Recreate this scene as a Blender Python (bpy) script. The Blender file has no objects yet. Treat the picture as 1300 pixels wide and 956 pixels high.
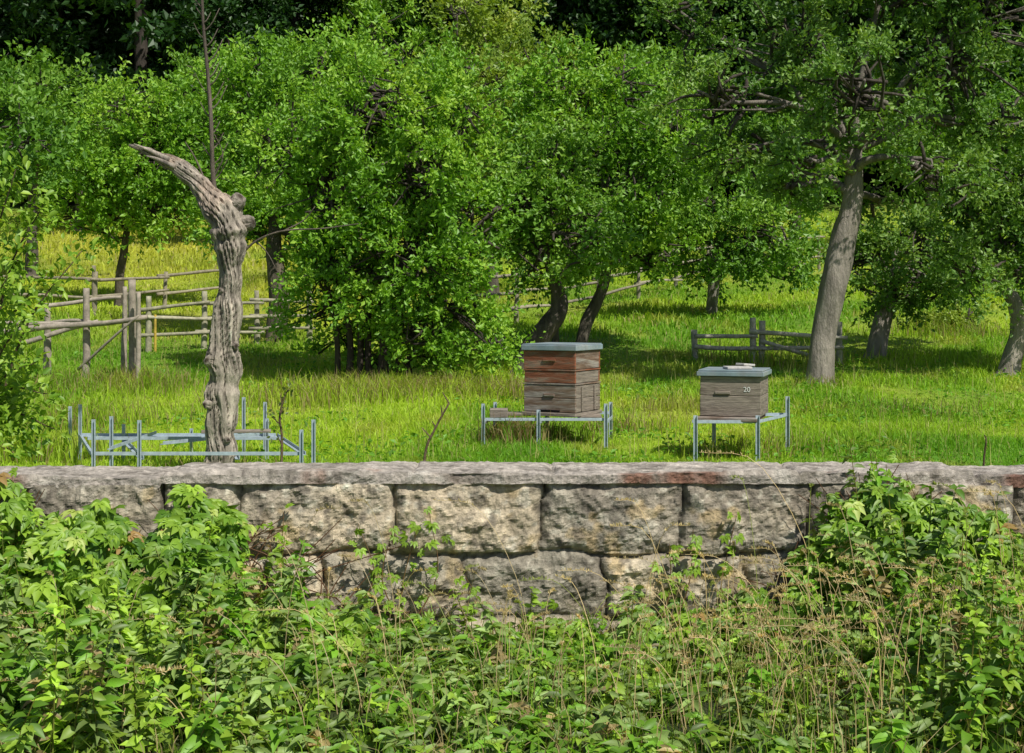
import bpy, bmesh, math, numpy as np
from mathutils import Vector
rng=np.random.default_rng(11)
F=1805.0; HZ=380.0; CZ=1.25
scene=bpy.context.scene
COLL=scene.collection
# ---------------------------------------------------------------- helpers
def gz(x,y):
    x=np.asarray(x,float); y=np.asarray(y,float)
    z=np.interp(y,[-100,7.12,7.3,11,14,17,20,26,34,44,52,80,130,220],[-.4,-.4,0,0,.08,.28,.62,1.25,2.15,3.4,5.2,20,38,60])
    b=0.03*np.sin(x*1.1+y*.7)+.03*np.sin(x*.5-y*.9+1)
    return z+b*np.clip((y-10)/6,0,1)
def W(px,py,d): return np.array([(px-650)*d/F,d,CZ-(py-HZ)*d/F])
def X(px,d): return (px-650)*d/F
def _h(ix,iy,iz):
    h=(ix.astype(np.uint32)*np.uint32(374761393)+iy.astype(np.uint32)*np.uint32(668265263)+iz.astype(np.uint32)*np.uint32(2246822519))
    h=(h^(h>>np.uint32(13)))*np.uint32(1274126177)
    h=(h^(h>>np.uint32(15)))*np.uint32(2654435761)
    return (h^(h>>np.uint32(16))).astype(np.float64)/4294967295.0
def vn(p):
    p=np.asarray(p,float); i=np.floor(p).astype(np.int64); f=p-i; f=f*f*(3-2*f); i=i+100000
    r=0
    for a in (0,1):
        for b in (0,1):
            for c in (0,1):
                w=(f[:,0] if a else 1-f[:,0])*(f[:,1] if b else 1-f[:,1])*(f[:,2] if c else 1-f[:,2])
                r=r+w*_h(i[:,0]+a,i[:,1]+b,i[:,2]+c)
    return r*2-1
def fbm(p,o=4):
    r=0;a=1;s=0;p=np.asarray(p,float)
    for k in range(o):
        r=r+a*vn(p*(2**k)+k*17.3); s+=a; a*=.5
    return r/s
def unit(v): return v/np.maximum(np.linalg.norm(v,axis=-1,keepdims=True),1e-9)
class B:
    def __init__(s): s.V=[];s.T=[];s.Q=[];s.C=[];s.n=0;s.mt=[];s.mq=[];s.st=[];s.sq=[]
    def add(s,V,T=None,Q=None,col=(.5,.5,.5),mat=0,smooth=False):
        V=np.asarray(V,float);n=len(V);c=np.asarray(col,float)
        if c.ndim==1:c=np.tile(c,(n,1))
        s.V.append(V);s.C.append(c)
        if T is not None and len(T): s.T.append(np.asarray(T)+s.n);s.mt.append(np.full(len(T),mat));s.st.append(np.full(len(T),smooth))
        if Q is not None and len(Q): s.Q.append(np.asarray(Q)+s.n);s.mq.append(np.full(len(Q),mat));s.sq.append(np.full(len(Q),smooth))
        s.n+=n
    def obj(s,name,mats,parent=None,link=True):
        V=np.concatenate(s.V);C=np.concatenate(s.C)
        T=np.concatenate(s.T) if s.T else np.zeros((0,3),int)
        Q=np.concatenate(s.Q) if s.Q else np.zeros((0,4),int)
        me=bpy.data.meshes.new(name)
        me.vertices.add(len(V));me.vertices.foreach_set('co',V.astype(np.float32).ravel())
        nl=len(T)*3+len(Q)*4;me.loops.add(nl)
        me.loops.foreach_set('vertex_index',np.concatenate([T.ravel(),Q.ravel()]).astype(np.int32))
        me.polygons.add(len(T)+len(Q))
        me.polygons.foreach_set('loop_start',np.concatenate([np.arange(len(T))*3,len(T)*3+np.arange(len(Q))*4]).astype(np.int32))
        me.polygons.foreach_set('material_index',np.concatenate(s.mt+s.mq).astype(np.int32))
        me.polygons.foreach_set('use_smooth',np.concatenate(s.st+s.sq).astype(bool))
        me.update(calc_edges=True)
        a=me.attributes.new('col','FLOAT_COLOR','POINT')
        a.data.foreach_set('color',np.concatenate([C,np.ones((len(C),1))],1).astype(np.float32).ravel())
        for m in mats: me.materials.append(m)
        o=bpy.data.objects.new(name,me)
        if link: COLL.objects.link(o)
        if parent: o.parent=parent
        return o
def empty(name,loc=(0,0,0),rot=0):
    e=bpy.data.objects.new(name,None);e.location=loc;e.rotation_euler=(0,0,rot);e.empty_display_size=.2
    COLL.objects.link(e);return e
def catmull(P,n):
    P=np.asarray(P,float);
    if P.ndim==1:P=P[:,None]
    E=np.vstack([2*P[0]-P[1],P,2*P[-1]-P[-2]])
    t=np.linspace(0,len(P)-1-1e-6,n);i=np.floor(t).astype(int);u=(t-i)[:,None]
    a,b,c,d=E[i],E[i+1],E[i+2],E[i+3]
    return .5*((2*b)+(-a+c)*u+(2*a-5*b+4*c-d)*u*u+(-a+3*b-3*c+d)*u**3)
def tube(P,R,sides=8,amp=0.,kr=1.5,ks=3.,seed=0,amp2=0.,twist=0.):
    P=np.asarray(P,float);R=np.asarray(R,float)*np.ones(len(P));n=len(P)
    t=unit(np.gradient(P,axis=0))
    ref=np.array([1,0,0.]) if abs(t[0][0])<.8 else np.array([0,1,0.])
    u=[];c=ref-t[0]*ref.dot(t[0]);c/=np.linalg.norm(c)
    for k in range(n):
        c=c-t[k]*c.dot(t[k]);c=c/np.linalg.norm(c);u.append(c)
    u=np.array(u);v=np.cross(t,u)
    th=np.linspace(0,2*np.pi,sides,endpoint=False)
    s=np.concatenate([[0],np.cumsum(np.linalg.norm(np.diff(P,axis=0),axis=1))])
    rr=np.tile(R[:,None],(1,sides));TH=th[None,:]+twist*s[:,None]
    if amp>0:
        q=np.stack([np.cos(TH)*kr,np.sin(TH)*kr,np.tile((s*ks)[:,None],(1,sides))],-1).reshape(-1,3)+seed*7.7
        rr=rr*(1+amp*fbm(q,4).reshape(n,sides))
        if amp2>0:
            q2=np.stack([np.cos(TH)*kr*3.2,np.sin(TH)*kr*3.2,np.tile((s*ks*.8)[:,None],(1,sides))],-1).reshape(-1,3)+seed*3.1
            cr=np.clip(1-np.abs(fbm(q2,3).reshape(n,sides))*5,0,1);rr=rr*(1-amp2*cr)
    V=P[:,None,:]+rr[...,None]*(np.cos(th)[None,:,None]*u[:,None,:]+np.sin(th)[None,:,None]*v[:,None,:])
    V=V.reshape(-1,3)
    i=np.arange(n-1)[:,None]*sides;j=np.arange(sides)[None,:];jn=(j+1)%sides
    Q=np.stack([i+j,i+jn,i+sides+jn,i+sides+j],-1).reshape(-1,4)
    V=np.vstack([V,P[0],P[-1]])
    jj=np.arange(sides);jm=(jj+1)%sides
    T=np.vstack([np.stack([jm,jj,np.full(sides,n*sides)],-1),np.stack([(n-1)*sides+jj,(n-1)*sides+jm,np.full(sides,n*sides+1)],-1)])
    if amp2>0: tube.cr=np.concatenate([cr.ravel(),[0,0]])
    return V,T,Q
def leaves(C,D,N,L,wd,fold=.22):
    D=unit(D);S=unit(np.cross(D,N));N=np.cross(S,D);L=np.asarray(L)[:,None]
    t=C+D*L;l=C+D*L*.45+S*L*wd*.5+N*L*fold*wd;r=C+D*L*.45-S*L*wd*.5+N*L*fold*wd
    n=len(C);V=np.stack([C,l,t,r],1).reshape(-1,3);k=np.arange(n)[:,None]*4
    T=np.concatenate([k+np.array([[0,3,2]]),k+np.array([[0,2,1]])])
    return V,T
def rleaves(C,D,N,L,wd,curl=.25,fold=.12):
    D=unit(D);S=unit(np.cross(D,N));N=np.cross(S,D);L=np.asarray(L)[:,None]
    def pt(t,s,f): return C+D*L*t+S*L*wd*s+N*L*(-curl*t*t+f)
    vs=[pt(0,0,0),pt(.28,.42,fold),pt(.28,0,0),pt(.28,-.42,fold),pt(.62,.38,fold),pt(.62,0,0),pt(.62,-.38,fold),pt(1,0,0)]
    V=np.stack(vs,1).reshape(-1,3);n=len(C);k=np.arange(n)[:,None]*8
    T=np.concatenate([k+np.array([a]) for a in ([0,2,1],[0,3,2],[1,2,5],[1,5,4],[2,3,6],[2,6,5],[4,5,7],[5,6,7])])
    return V,T
def rep(c,k): return np.repeat(c,k,axis=0)
# ---------------------------------------------------------------- materials
def newmat(name):
    m=bpy.data.materials.new(name);m.use_nodes=True;nt=m.node_tree;nt.nodes.clear();return m,nt
def N(nt,t,**k):
    n=nt.nodes.new(t)
    for a,b in k.items():
        if a in n.inputs: n.inputs[a].default_value=b
        else: setattr(n,a,b)
    return n
def leafmat(name,trans=.33,gloss=.035,rough=.5,tint=(1.35,1.3,.5)):
    m,nt=newmat(name);L=nt.links
    at=N(nt,'ShaderNodeAttribute',attribute_name='col')
    d=N(nt,'ShaderNodeBsdfDiffuse');t=N(nt,'ShaderNodeBsdfTranslucent');g=N(nt,'ShaderNodeBsdfGlossy');g.inputs['Roughness'].default_value=rough
    g.inputs['Color'].default_value=(.8,.85,.8,1)
    mu=N(nt,'ShaderNodeMixRGB',blend_type='MULTIPLY');mu.inputs[0].default_value=1;mu.inputs[2].default_value=(*tint,1)
    L.new(at.outputs['Color'],d.inputs['Color']);L.new(at.outputs['Color'],mu.inputs[1]);L.new(mu.outputs[0],t.inputs['Color'])
    a=N(nt,'ShaderNodeMixShader');a.inputs[0].default_value=trans;b=N(nt,'ShaderNodeMixShader');b.inputs[0].default_value=gloss
    o=N(nt,'ShaderNodeOutputMaterial')
    L.new(d.outputs[0],a.inputs[1]);L.new(t.outputs[0],a.inputs[2]);L.new(a.outputs[0],b.inputs[1]);L.new(g.outputs[0],b.inputs[2]);L.new(b.outputs[0],o.inputs[0])
    return m
def surf(name,scale=8,contrast=.5,bump=.4,stretch=(1,1,1),rough=.85,usecol=True,base=(.3,.3,.3),metal=0,spec=.3,bscale=None,dist=.01,alt=None,altscale=3,altpos=(.5,.6)):
    m,nt=newmat(name);L=nt.links
    tc=N(nt,'ShaderNodeTexCoord');mp=N(nt,'ShaderNodeMapping');mp.inputs['Scale'].default_value=stretch
    L.new(tc.outputs['Object'],mp.inputs[0])
    n1=N(nt,'ShaderNodeTexNoise',Scale=scale,Detail=6.0,Roughness=.65);L.new(mp.outputs[0],n1.inputs['Vector'])
    r=N(nt,'ShaderNodeValToRGB');r.color_ramp.elements[0].position=.3;r.color_ramp.elements[1].position=.7
    lo=1-contrast;hi=1+contrast*.6
    r.color_ramp.elements[0].color=(lo,lo,lo,1);r.color_ramp.elements[1].color=(hi,hi,hi,1)
    L.new(n1.outputs['Fac'],r.inputs[0])
    mu=N(nt,'ShaderNodeMixRGB',blend_type='MULTIPLY');mu.inputs[0].default_value=1
    if usecol:
        at=N(nt,'ShaderNodeAttribute',attribute_name='col');src=at.outputs['Color']
    else:
        rg=N(nt,'ShaderNodeRGB');rg.outputs[0].default_value=(*base,1);src=rg.outputs[0]
    if alt is not None:
        n3=N(nt,'ShaderNodeTexNoise',Scale=altscale,Detail=6.0,Roughness=.7);L.new(mp.outputs[0],n3.inputs['Vector'])
        r3=N(nt,'ShaderNodeValToRGB');r3.color_ramp.elements[0].position=altpos[0];r3.color_ramp.elements[1].position=altpos[1];L.new(n3.outputs['Fac'],r3.inputs[0])
        mm=N(nt,'ShaderNodeMixRGB');L.new(r3.outputs[0],mm.inputs[0]);L.new(src,mm.inputs[1]);mm.inputs[2].default_value=(*alt,1);src=mm.outputs[0]
    L.new(src,mu.inputs[1]);L.new(r.outputs[0],mu.inputs[2])
    p=N(nt,'ShaderNodeBsdfPrincipled');p.inputs['Roughness'].default_value=rough;p.inputs['Metallic'].default_value=metal
    p.inputs['Specular IOR Level'].default_value=spec
    L.new(mu.outputs[0],p.inputs['Base Color'])
    if bump>0:
        n2=N(nt,'ShaderNodeTexNoise',Scale=bscale or scale*3,Detail=5.0,Roughness=.7);L.new(mp.outputs[0],n2.inputs['Vector'])
        bp=N(nt,'ShaderNodeBump');bp.inputs['Strength'].default_value=bump;bp.inputs['Distance'].default_value=dist
        L.new(n2.outputs['Fac'],bp.inputs['Height']);L.new(bp.outputs[0],p.inputs['Normal'])
    o=N(nt,'ShaderNodeOutputMaterial');L.new(p.outputs[0],o.inputs[0]);return m
M_leaf=leafmat('leaf')
M_grass=leafmat('grass_blade',trans=.42,gloss=.02,rough=.5)
M_bark=surf('bark',scale=9,contrast=.6,bump=1,stretch=(1,1,.25),dist=.04)
M_deadbark=surf('dead_wood',scale=22,contrast=.6,bump=1,stretch=(1,1,.14),dist=.02,alt=(.19,.165,.14),altscale=9,altpos=(.54,.70))
M_stone=surf('sandstone',scale=30,contrast=.42,bump=.9,bscale=80,dist=.011,rough=.97,alt=(.19,.17,.135),altscale=8,altpos=(.52,.74))
M_ground=surf('ground_soil',scale=3,contrast=.35,bump=0)
M_greywood=surf('weathered_wood',scale=16,contrast=.6,bump=.7,stretch=(.3,.3,3.5),usecol=False,base=(.29,.245,.20),dist=.008,alt=(.14,.11,.085),altscale=6,altpos=(.5,.70))
M_brownwood=surf('brown_weathered_wood',scale=13,contrast=.6,bump=.7,stretch=(.3,.3,3.0),usecol=False,base=(.22,.145,.10),dist=.008,alt=(.27,.24,.21),altscale=6,altpos=(.45,.6))
M_redwood=surf('red_stained_wood',scale=12,contrast=.6,bump=.7,stretch=(.3,.3,2.2),usecol=False,base=(.25,.088,.045),dist=.008,alt=(.24,.17,.125),altscale=8,altpos=(.48,.62))
M_pole=surf('fence_wood',scale=14,contrast=.45,bump=.6,usecol=True,dist=.01)
M_lid=surf('painted_sheet_metal',scale=7,contrast=.3,bump=.1,usecol=False,base=(.22,.285,.32),rough=.5,spec=.5,alt=(.34,.36,.36),altscale=5,altpos=(.45,.7))
M_blue=surf('blue_steel_paint',scale=18,contrast=.3,bump=0,usecol=False,base=(.38,.46,.52),rough=.5,spec=.5,alt=(.18,.14,.11),altscale=14,altpos=(.60,.72))
M_white=surf('white_paint',scale=20,contrast=.2,bump=.1,usecol=False,base=(.75,.75,.72))
M_tile=surf('stone_slab',scale=20,contrast=.3,bump=.4,usecol=False,base=(.5,.48,.45))
# ---------------------------------------------------------------- terrain
def make_ground():
    xs=np.concatenate([np.linspace(-160,-30,40)[:-1],np.linspace(-30,30,161),np.linspace(30,160,40)[1:]])
    ys=np.concatenate([np.linspace(-100,3,20),np.linspace(4,7.1,12),[7.12,7.3],np.linspace(7.5,50,130),np.linspace(51,220,80)])
    Xg,Yg=np.meshgrid(xs,ys);Z=gz(Xg,Yg)
    V=np.stack([Xg,Yg,Z],-1).reshape(-1,3)
    V[:,2]+=np.where(V[:,1]<7.1,.03*fbm(V*1.5),.02*fbm(V*.9))
    nx=len(xs);ny=len(ys);i=np.arange(ny-1)[:,None]*nx;j=np.arange(nx-1)[None,:]
    Q=np.stack([i+j,i+j+1,i+nx+j+1,i+nx+j],-1).reshape(-1,4)
    b=B();b.add(V,Q=Q,col=gcol(V[:,0],V[:,1])*.6,smooth=True)
    b.obj('ground',[M_ground])
def gcol(x,y):
    n=fbm(np.stack([x*.55,y*.45,0*x],-1),4)[:,None];n2=fbm(np.stack([x*.12+9,y*.12,0*x+4],-1),3)[:,None];n3=fbm(np.stack([x*1.6+3,y*1.2,0*x+8],-1),3)[:,None]
    g1=np.array([.17,.38,.022]);g2=np.array([.43,.60,.045]);dry=np.array([.62,.56,.09]);fr=np.array([.05,.07,.02]);forest=np.array([.02,.03,.01])
    c=g1+(g2-g1)*np.clip(.55+n*1.6,0,1)
    c=c+(np.array([.50,.50,.10])-c)*np.clip(n3*2.2-.5,0,.5)
    k=np.clip((y-18)/6,0,1)*np.clip((-x+2)/6,0.12,1);k=(k[:,None]*(.55+.9*n2))
    c=c+(dry-c)*np.clip(k,0,.75)
    c=np.where((y<7.2)[:,None],fr,c);f=np.clip((y-46)/5,0,1)[:,None]
    return c+(forest-c)*f
make_ground()
# ---------------------------------------------------------------- meadow grass
def blades(b,x,y,z,h,w,col,lean=.45,mat=0):
    n=len(x);a=rng.uniform(0,2*np.pi,n);S=np.stack([np.cos(a),np.sin(a),0*a],-1)
    a2=rng.uniform(0,2*np.pi,n);l=rng.uniform(.1,1,n)*lean
    Ld=np.stack([np.cos(a2)*l,np.sin(a2)*l,np.ones(n)],-1)
    P=np.stack([x,y,z],-1);h=h[:,None];w=w[:,None]
    m=P+np.stack([Ld[:,0]*.35,Ld[:,1]*.35,Ld[:,2]*.58],-1)*h
    t=P+np.stack([Ld[:,0]*1.1,Ld[:,1]*1.1,1-.35*l],-1)*h
    V=np.stack([P-S*w,P+S*w,m-S*w*.8,m+S*w*.8,t],1).reshape(-1,3);k=np.arange(n)[:,None]*5
    T=np.concatenate([k+np.array([q]) for q in ([0,1,3],[0,3,2],[2,3,4])])
    b.add(V,T=T,col=rep(col,5),mat=mat)
def meadow():
    b=B()
    for d0,d1,n,hh,ww in ((7.6,10,8000,.10,.004),(10,14,105000,.08,.0045),(14,20,95000,.088,.007),(20,30,65000,.105,.012),(30,47,38000,.15,.02)):
        y=np.sqrt(rng.uniform(d0**2,d1**2,n));x=rng.uniform(-1,1,n)*(y*.36+2.2)
        pn=fbm(np.stack([x*.9,y*.9,0*x+2],-1),3)
        h=hh*rng.uniform(.5,1.3,n)*(1+1.4*np.clip(pn,-.4,1));w=ww*rng.uniform(.6,1.2,n)
        c=gcol(x,y)*rng.uniform(.7,1.25,n)[:,None]
        dry=rng.random(n)<.06;c[dry]=np.array([.55,.50,.20])*rng.uniform(.6,1.1,dry.sum())[:,None]
        blades(b,x,y,gz(x,y)-.01,h,w,c,lean=.85)
    spots=[(X(px,d),d,r,n,q) for px,d,r,n,q in ((560,16.0,.9,2600,.4),(640,15.4,.6,900,.5),(480,15.6,.9,2000,.35),(650,11.75,.22,650,.75),(700,12.1,.3,400,.4),(930,11.3,.35,350,.3),(60,13.5,1.0,1600,.3),(10,11,.5,1200,.15),(130,16,.9,1500,.3),(180,16.5,.5,500,.3),(1210,21,.8,900,.3),(1050,15.8,.3,250,.3),(970,18.5,.9,700,.3),(280,9.9,.6,500,.3),(390,15,.8,900,.3),(1010,11.6,.3,250,.2),(800,13,.5,400,.4),(1150,14,.7,500,.3),(870,14.5,.6,500,.3))]
    for sx,sy,r,n,q in spots:
        x=sx+rng.normal(0,r*.6,n);y=sy+rng.normal(0,r*.35,n)
        c=gcol(x,y)*rng.uniform(.5,1.1,n)[:,None];dr=rng.random(n)<q;c[dr]=np.array([.42,.34,.15])*rng.uniform(.5,1,dr.sum())[:,None]
        blades(b,x,y,gz(x,y)-.01,rng.uniform(.1,.36,n)*(.65 if n<600 else 1),np.full(n,.005),c,lean=.7)
    n=3000;y=np.sqrt(rng.uniform(10.5**2,20**2,n));x=rng.uniform(-1,1,n)*(y*.36+2)
    blades(b,x,y,gz(x,y),rng.uniform(.13,.32,n),np.full(n,.0026),np.array([.50,.47,.17])*rng.uniform(.6,1.2,(n,1)),lean=.3)
    n=20000;y=np.sqrt(rng.uniform(10.5**2,19**2,n));x=rng.uniform(-1,1,n)*(y*.36+2);k=fbm(np.stack([x*1.3,y*1.3,0*x+6],-1),3)>.05;x,y=x[k],y[k];n=len(x)
    V,T=leaves(np.stack([x,y,gz(x,y)+rng.uniform(.02,.10,n)],-1),rng.normal(size=(n,3))*[1,1,.4],rng.normal(0,.4,(n,3))+[0,0,1],rng.uniform(.03,.075,n),.6)
    b.add(V,T=T,col=rep(np.array([.15,.34,.03])*rng.uniform(.6,1.3,(n,1)),4))
    return b.obj('meadow_grass',[M_grass])
meadow()
# ---------------------------------------------------------------- trees
def lobes_leaves(b,lobes,ncl,nsp,nlf,Ls,leaf,wd,pal,up=.8,shell=.45,thin=0.,seed=0,mat=1,droop=0.,twigs=True):
    vol=np.array([r[0]*r[1]*r[2] for c,r in lobes])**.72;vol/=vol.sum()
    cl=[];od=[];lc=[]
    for (c,r),f in zip(lobes,vol):
        k=max(4,int(ncl*f));dd=unit(rng.normal(size=(k,3)));q=rng.uniform(shell,1,k)**.7
        rad=q*(.88+.65*vn(dd*2.1+np.array(c)*.7))
        cl.append(np.array(c)+dd*np.array(r)*rad[:,None]);od.append(dd);lc.append(np.tile(c,(k,1)))
    cl=np.concatenate(cl);od=np.concatenate(od);lc=np.concatenate(lc);k=len(cl)
    tone=rng.uniform(0,1,k)*.6+.4*np.clip(.5+vn(cl*1.1),0,1)
    C=rep(cl,nsp);O=unit(rep(od,nsp)*.8+rng.normal(0,.7,(k*nsp,3))+np.array([0,0,.25-droop]));TN=rep(tone,nsp)
    sl=Ls*rng.uniform(.4,1.3,len(C))
    O2=unit(O+np.array([0,0,-.5])*rng.uniform(0,1,(len(C),1)))
    C2=rep(C,nlf);OO=rep(O,nlf);OB=rep(O2,nlf);s=rep(sl,nlf);t=np.tile(np.linspace(.08,1,nlf),len(C))+rng.uniform(-.04,.04,len(C2))
    P=C2+(OO*(1-t[:,None]*.5)+OB*t[:,None]*.5)*(s*t)[:,None]+rng.normal(0,leaf*.35,(len(C2),3))
    D=unit(OO*.6+rng.normal(0,.8,(len(P),3)));NN=unit(rng.normal(0,.65,(len(P),3))+np.array([.2,-.3,up]))
    L=leaf*rng.uniform(.6,1.25,len(P))
    V,T=leaves(P,D,NN,L,wd)
    tn=np.clip(rep(TN,nlf)*.65+rng.random(len(P))*.35,0,1)[:,None]
    p0,p1,p2=[np.array(q) for q in pal]
    col=np.where(tn<.5,p0+(p1-p0)*tn*2,p1+(p2-p1)*(tn*2-1))
    b.add(V,T=T,col=rep(col,4),mat=mat)
    if twigs:
        for i in range(k):
            a=lc[i]+(rng.normal(0,.15,3));m=(a+cl[i])/2+rng.normal(0,.06,3);e=cl[i]+od[i]*Ls*.4
            V,T,Q=tube(catmull([a,m,cl[i],e],6),np.linspace(.018,.004,6)*thin,4);b.add(V,T=T,Q=Q,col=(.09,.075,.06),mat=0,smooth=True)
PAL_BRIGHT=((.075,.20,.014),(.20,.41,.026),(.42,.60,.07))
PAL_MID=((.05,.15,.014),(.15,.32,.028),(.31,.49,.065))
PAL_APPLE=((.045,.125,.018),(.135,.275,.036),(.32,.46,.10))
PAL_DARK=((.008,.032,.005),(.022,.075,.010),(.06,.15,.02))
PAL_WARM=((.10,.19,.016),(.25,.37,.035),(.43,.48,.09))
def tree(name,d,trunks,lobes,pal,ncl=300,nsp=8,nlf=16,Ls=.42,leaf=.07,wd=.55,thin=1.,bark=(.17,.145,.12),up=.65,shell=.4,droop=0.,dens=.54):
    s=d/F;b=B();lb=[]
    for L in lobes:
        px,py,dd,rx,ry=L;c=W(px,py,d+dd);lb.append((c,(rx*s,(rx+ry)*.5*s,ry*s)))
    ends=[]
    for tr in trunks:
        pts=[];rad=[]
        for k,(px,py,w) in enumerate(tr):
            if py is None:
                x=X(px,d);p=np.array([x,d,float(gz(x,d))-.08])
            else: p=W(px,py,d);
            pts.append(p);rad.append(w*s/2)
        P=catmull(pts,40);R=catmull(rad,40)[:,0];R[0:4]*=[1.5,1.28,1.12,1.04]
        P[3:]+=.02*np.stack([vn(P[3:]*2.4+5),vn(P[3:]*2+9),0*P[3:,0]],-1)
        V,T,Q=tube(P,R,18,amp=.30,kr=1.6,ks=2.5,seed=px);b.add(V,T=T,Q=Q,col=bark,mat=0,smooth=True);ends.append((P,R))
    for c,r in lb:
        best=None
        for P,R in ends:
            k0=len(P)//2
            dist=np.linalg.norm(P[k0:]-c,axis=1)+np.maximum(0,P[k0:,2]-c[2])*1.5
            k=int(np.argmin(dist))+k0
            if best is None or dist[k-k0]<best[0]: best=(dist[k-k0],P[k],R[k])
        _,a,ra=best;m=a+(c-a)*.5+np.array([0,0,.12*np.linalg.norm(c-a)])+rng.normal(0,.08,3)
        e=c+(c-a)*.25
        V,T,Q=tube(catmull([a,a+(m-a)*.5+rng.normal(0,.05,3),m,c,e],14),np.linspace(ra*.62,.012*thin,14),8,amp=.15,seed=len(name));b.add(V,T=T,Q=Q,col=np.array(bark)*.8,mat=0,smooth=True)
        for q in range(3):
            e2=c+unit(rng.normal(size=3))*np.array(r)*.8
            V,T,Q=tube(catmull([m,(m+c)/2+rng.normal(0,.08,3),e2],8),np.linspace(ra*.25+.006,.006,8),5);b.add(V,T=T,Q=Q,col=np.array(bark)*.7,mat=0,smooth=True)
    lobes_leaves(b,lb,int(ncl*dens),nsp,nlf,Ls,leaf,wd,pal,up=up,shell=shell,thin=thin,droop=droop)
    return b.obj(name,[M_bark,M_leaf])
GB=(.30,.265,.225)
tree('apple_tree',16,[[(1040,None,36),(1044,440,33),(1055,380,33),(1069,310,32),(1081,260,26),(1086,190,18)]],
 [(925,130,0,80,66),(1010,55,.5,100,72),(1095,120,-.8,95,66),(1195,85,0,105,76),(1265,160,.3,75,56),(1120,-15,0,150,66),(945,195,.5,85,36),(1180,215,-.3,85,42),(1040,205,-.6,70,34),(1250,15,0,110,75),(890,35,.8,75,56),(990,240,.2,45,24),(1115,255,.4,55,24)],
 PAL_APPLE,ncl=480,nlf=17,Ls=.34,leaf=.068,bark=GB,thin=1.3)
tree('apple_tree',19,[[(1110,None,24),(1118,415,22),(1128,385,18),(1135,350,10)]],[(1125,365,0,55,30),(1185,355,0,50,38),(1095,325,.5,50,38),(1160,310,.5,70,45),(1215,320,.5,40,40)],PAL_APPLE,ncl=160,Ls=.34,leaf=.075,bark=GB)
tree('apple_tree',17.3,[[(1280,None,26),(1292,430,23),(1290,390,19),(1276,360,15),(1262,320,9)]],[(1265,300,0,65,55),(1335,260,0,90,90),(1235,345,-.4,45,38),(1310,350,0,50,45),(1225,250,.3,40,40)],PAL_APPLE,ncl=240,Ls=.36,leaf=.07,bark=GB)
tree('apple_tree',23,[[(905,None,17),(903,390,15),(907,350,13),(912,300,7)]],[(905,335,0,60,30),(860,300,0,60,42),(960,300,0,65,42),(910,265,0,70,45),(1000,335,.5,40,22)],PAL_MID,ncl=200,Ls=.42,leaf=.09,bark=(.22,.2,.17))
tree('plum_tree',17.5,[[(655,None,24),(675,445,26),(700,412,26),(711,385,22),(700,350,16),(690,310,9)]],[(690,325,0,50,32),(670,270,0,65,50),(735,300,-.3,60,38),(700,215,.2,70,55)],PAL_MID,ncl=190,Ls=.4,leaf=.075,bark=(.13,.11,.09))
tree('plum_tree',19,[[(733,None,17),(745,410,16),(757,385,15),(768,350,13),(775,280,8)],[(706,None,10),(703,380,9),(706,330,6)]],[(735,180,0,75,60),(800,240,0,80,65),(760,315,0,80,38),(835,325,0,55,35),(715,110,.4,70,50),(850,170,0,65,65),(680,210,.3,45,60),(790,110,.5,70,50)],PAL_BRIGHT,ncl=380,Ls=.42,leaf=.08,bark=(.15,.13,.10))
st=[[(430+k*13,None,7+rng.uniform(0,5)),(428+k*13+rng.uniform(-6,6),420,8),(410+k*20+rng.uniform(-8,8),350,6),(395+k*26,260,4)] for k in range(8)]
tree('hazel_shrub',16.6,st,[(435,345,0,80,60),(520,330,-.3,85,70),(590,385,0,55,50),(420,240,0,95,75),(540,225,-.2,90,75),(475,140,0,110,65),(605,290,0,55,65),(365,190,.2,55,70),(400,395,.2,40,26),(545,425,-.2,65,38),(620,438,-.4,45,26),(575,140,.3,65,55),(480,400,.3,60,30),(440,440,.5,40,18),(500,455,.1,60,16)],PAL_BRIGHT,ncl=760,nlf=17,Ls=.36,leaf=.07,bark=(.07,.055,.045))
tree('cherry_tree',25,[[(152,None,13),(153,350,11),(160,300,9),(175,220,6)]],[(195,195,0,95,75),(125,230,0,65,45),(255,225,0,70,50),(85,275,0,45,24),(215,275,0,75,24),(160,135,0,65,45),(140,285,0,60,20),(270,160,0,60,50)],PAL_BRIGHT,ncl=350,Ls=.5,leaf=.10,bark=(.11,.09,.07))
tree('cherry_tree',20.5,[[(352,None,27),(352,370,25),(350,320,20),(345,240,12)]],[(320,235,0,65,60),(300,295,0,40,24),(375,300,0,60,32),(345,150,0,85,65),(310,100,.3,60,45),(400,100,0,80,45)],PAL_BRIGHT,ncl=310,Ls=.44,leaf=.085,bark=(.13,.11,.08))
def auto_tree(name,px,d,h,r,pal,cy=.62,leaf=.13,ncl=190,n=8,Ls=.55):
    x=X(px,d);g=float(gz(x,d));s=d/F
    lob=[];
    for k in range(n):
        a=k*2.4;rr=r*.55*math.sqrt((k+.5)/n)*1.3
        z=g+h*(cy+rng.uniform(-.2,.24));cx=px+math.cos(a)*rr/s
        lob.append((cx,HZ-(z-CZ)/s,math.sin(a)*rr,r*.5/s,h*.17/s))
    tp=HZ-(g+h*.35-CZ)/s;tq=HZ-(g+h*.7-CZ)/s
    return tree(name,d,[[(px,None,.26*r/2/s),(px+2,tp,.2*r/2/s),(px+5,tq,.1*r/2/s)]],lob,pal,ncl=ncl,Ls=Ls,leaf=leaf,thin=1.3,bark=(.14,.12,.10),nlf=13)
auto_tree('orchard_tree',40,29,4.6,2.0,PAL_MID,cy=.7)
auto_tree('orchard_tree',-40,24,4.2,1.8,PAL_MID)
auto_tree('orchard_tree',520,29,5.0,2.2,PAL_BRIGHT,ncl=210)
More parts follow.
